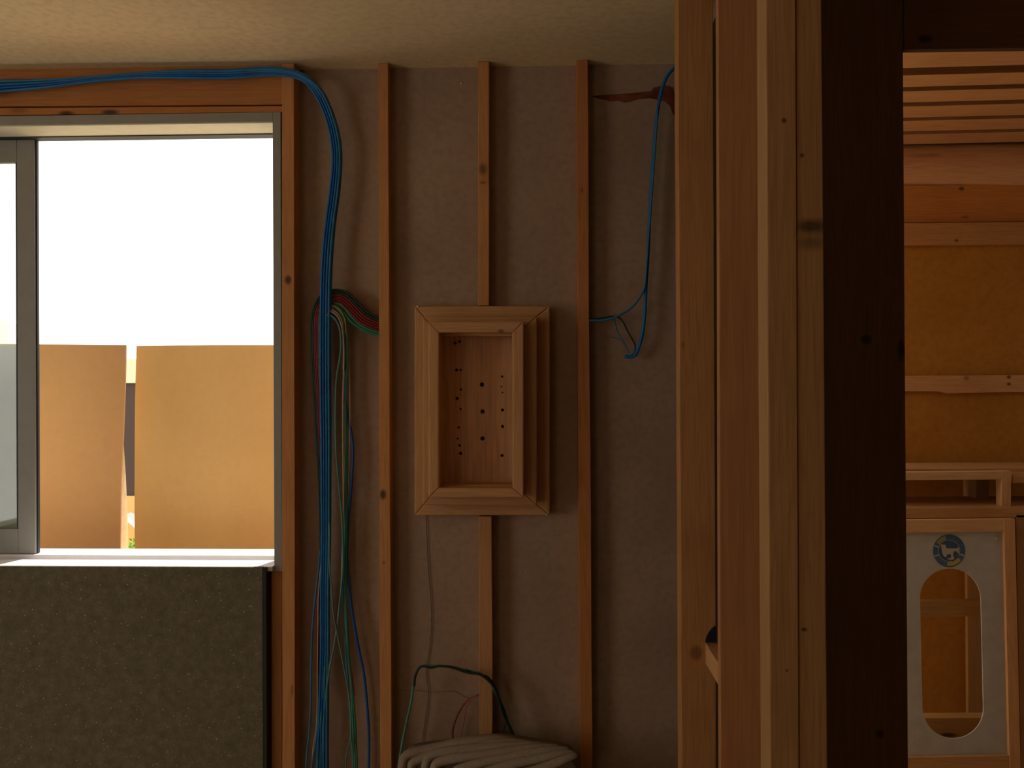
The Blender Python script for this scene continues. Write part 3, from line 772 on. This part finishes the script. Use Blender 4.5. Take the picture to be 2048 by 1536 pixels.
# body reaching down to the floor
top = [(806, 1500), (840, 1493), (900, 1486), (960, 1478), (1000, 1474), (1060, 1484), (1110, 1492), (1142, 1500), (1152, 1512), (1140, 1540)]
Yc = 2.12
tw = [at(x, y + 24, Yc) for x, y in top]
poly = [Vector((tw[0].x, Yc, 0.0))] + tw + [Vector((tw[-1].x, Yc, 0.0))]
add_prism(bm, poly, 0.10)
def pleat(P, r, Y, Y2=None):
    n = len(P)
    pts = spline([at(x, y, Y + ((Y2 or Y) - Y) * i / (n - 1)) for i, (x, y) in enumerate(P)], 5)
    add_tube(bm, pts, lambda t: r * (1.0 if t < .75 else 1.0 - 1.6 * (t - .75)), 10, 1.3)
pleat([(812, 1620), (806, 1560), (806, 1525), (818, 1508), (860, 1498), (920, 1488), (985, 1478), (1030, 1482)], 0.0115, 2.115, 2.15)
pleat([(830, 1600), (818, 1530), (830, 1510), (880, 1494), (940, 1483), (1000, 1478), (1050, 1488)], 0.0125, 2.13, 2.16)
pleat([(838, 1620), (826, 1560), (824, 1530), (836, 1520), (870, 1508), (930, 1498), (1000, 1484), (1060, 1486)], 0.0105, 2.105, 2.135)
pleat([(864, 1620), (854, 1560), (852, 1528), (864, 1510), (900, 1502), (960, 1496), (1030, 1490), (1085, 1490)], 0.0110, 2.095, 2.125)
pleat([(890, 1640), (872, 1565), (870, 1532), (890, 1520), (950, 1512), (1010, 1503), (1070, 1495), (1118, 1494)], 0.0110, 2.085, 2.11)
pleat([(930, 1640), (905, 1580), (905, 1550), (930, 1534), (990, 1520), (1050, 1508), (1100, 1500), (1136, 1499)], 0.0110, 2.07, 2.095)
pleat([(970, 1640), (945, 1590), (945, 1560), (970, 1545), (1030, 1527), (1080, 1517), (1120, 1508), (1148, 1507)], 0.0110, 2.055, 2.08)
pleat([(1020, 1640), (1000, 1590), (1005, 1562), (1035, 1550), (1080, 1537), (1115, 1525), (1140, 1514), (1152, 1511)], 0.0105, 2.04, 2.065)
bmesh.ops.translate(bm, verts=[], vec=(0, 0, 0))
link('folded_dust_sheet', bm, M_cloth, smooth=False, label='grey folded sheet heaped in pleats below the green cables', cat='sheet')
for p in bpy.data.objects['folded_dust_sheet'].data.polygons:
    p.use_smooth = len(p.vertices) == 4

# ------------------------------------------------------------------ small shiny nails
def nail(px, py, Y, r, lab):
    bm = bmesh.new(); p = at(px, py, Y)
    bmesh.ops.create_uvsphere(bm, u_segments=12, v_segments=8, radius=r, matrix=Matrix.Translation((p.x, Y - 0.0005, p.z)))
    link('nail', bm, M_steel, smooth=True, label=lab, cat='nail', group='small shiny nail heads')
nail(923, 167, YW, 0.003, 'shiny nail head high on the wall between the first and the centre batten')
nail(836, 613, F1, 0.003, 'shiny nail head at the top left corner of the niche box')
nail(1103, 641, YW, 0.003, 'shiny nail head on the wall right of the upper niche box edge')
nail(1095, 1030, F1, 0.003, 'shiny nail head at the bottom right corner of the niche box')
nail(597, 843, YW, 0.0025, 'shiny nail head on the wall right beside the window stud')
nail(1052, 1145, YW, 0.0025, 'shiny nail head on the wall below the right side of the niche box')
nail(1154, 1511, 2.255, 0.003, 'shiny nail head at the right tip of the grey pile')

# ------------------------------------------------------------------ outdoors
box('ground', -9, 9, 2.62, 14, -0.25, -0.2, mottled('dry_ground', (0.50, 0.42, 0.30), (0.58, 0.50, 0.36), 1.5), kind='structure')
YO = 2.72
c1 = slab('cardboard_sheet', [(30, 688), (252, 690), (250, 780), (246, 880), (242, 960), (228, 1120), (20, 1120), (-90, 1120), (-90, 687)], YO, 0.006, M_card,
     label='narrower cardboard sheet standing outside, next to the sliding sash', cat='cardboard')
bm = bmesh.new()
fq = [at(246, 870, YO + 0.004), at(242, 960, YO + 0.004), at(235, 1040, YO + 0.004), at(228, 1120, YO + 0.004), at(228, 1120, YO) + Vector((0.001, 0.095, 0)), at(235, 1040, YO) + Vector((0.001, 0.065, 0)), at(243, 950, YO) + Vector((0.001, 0.026, 0))]
ff = [bm.verts.new(p) for p in fq]; fb = [bm.verts.new(p + Vector((-0.003, 0.003, 0))) for p in fq]
bm.faces.new(ff); bm.faces.new(list(reversed(fb)))
for k in range(7): bm.faces.new((ff[k], fb[k], fb[(k + 1) % 7], ff[(k + 1) % 7]))
link('folded_flap', bm, M_cardlit, c1, label='bright bent edge of the cardboard')
c2 = slab('cardboard_sheet', [(273, 692), (420, 690), (700, 690), (700, 1120), (270, 1120), (269, 980), (270, 800)], YO + 0.03, 0.006,
     mottled('yellow_cardboard', (0.74, 0.45, 0.165), (0.80, 0.50, 0.19), 2.5, 4, 0.9, 0.1, scale2=40, fine=0.1),
     label='wider cardboard sheet standing outside on the right side of the window', cat='cardboard')
for o, zz in ((c1, 0), (c2, 0)):     # both stand on the ground
    for v in o.data.vertices:
        if (wpos(o) + v.co).z < at(100, 1110, YO).z: v.co.z = -0.2 - wpos(o).z
slab('paper_sheet', [(-300, 690), (62, 690), (62, 1096), (-300, 1096)], 2.395, 0.003, M_paper,
     label='crumpled grey-green paper sheet behind the sash glass', cat='paper')
YH = 5.2
hb = empty('neighbour_shed', at(200, 1100, YH), label='cream sided shed with a dark lower wall seen between the cardboards', cat='shed')
slab('cream_siding', [(100, 722), (262, 718), (420, 722), (420, 766), (100, 766)], YH, 0.5, plain('cream_paint', (0.72, 0.62, 0.42), 0.7), hb)
slab('dark_wall', [(100, 766), (420, 766), (420, 992), (100, 992)], YH + 0.02, 0.5, plain('dark_timber', (0.05, 0.03, 0.022), 0.8), hb)
slab('tan_base', [(100, 992), (420, 992), (420, 1600), (100, 1600)], YH + 0.01, 0.5, plain('tan_board', (0.62, 0.38, 0.14), 0.8), hb)
slab('pale_strip', [(245, 1030), (258, 1036), (272, 1050), (272, 1058), (258, 1046), (245, 1038)], YH - 0.1, 0.11, M_sill, hb)
slab('pale_post', [(-30, 640), (8, 640), (18, 645), (18, 1100), (-30, 1100)], 4.0, 0.12, plain('pale_render', (0.75, 0.75, 0.65), 0.8),
     label='pale post outside beyond the paper sheet at the left edge', cat='post')
bm = bmesh.new()
cp = at(262, 1098, 3.6)
for sx in (-0.05, -0.01, 0.03, 0.07):
    add_tube(bm, [Vector((cp.x + sx * .4, 3.6, -0.2)), Vector((cp.x + sx, 3.6 + sx * .3, cp.z * .5)), Vector((cp.x + sx * 1.2, 3.6, cp.z))], 0.004, 6)
for k in range(420):
    d = Vector((random.gauss(0, 1), random.gauss(0, 1), random.gauss(0, 1))).normalized() * random.uniform(.03, .085)
    p = cp + Vector((d.x * 1.5, d.y, d.z * 0.9 - 0.02)); s = random.uniform(.006, .013)
    R = Euler((random.uniform(0, 6), random.uniform(0, 6), random.uniform(0, 6))).to_matrix()
    v = [bm.verts.new(p + R @ Vector(q) * s) for q in ((-1, 0, 0), (0, -.45, .1), (1, 0, 0), (0, .45, .1))]
    bm.faces.new(v)
link('shrub', bm, mottled('leaf_green', (0.10, 0.26, 0.03), (0.30, 0.50, 0.08), 40), label='small green shrub low in the gap between the cardboards', cat='shrub')
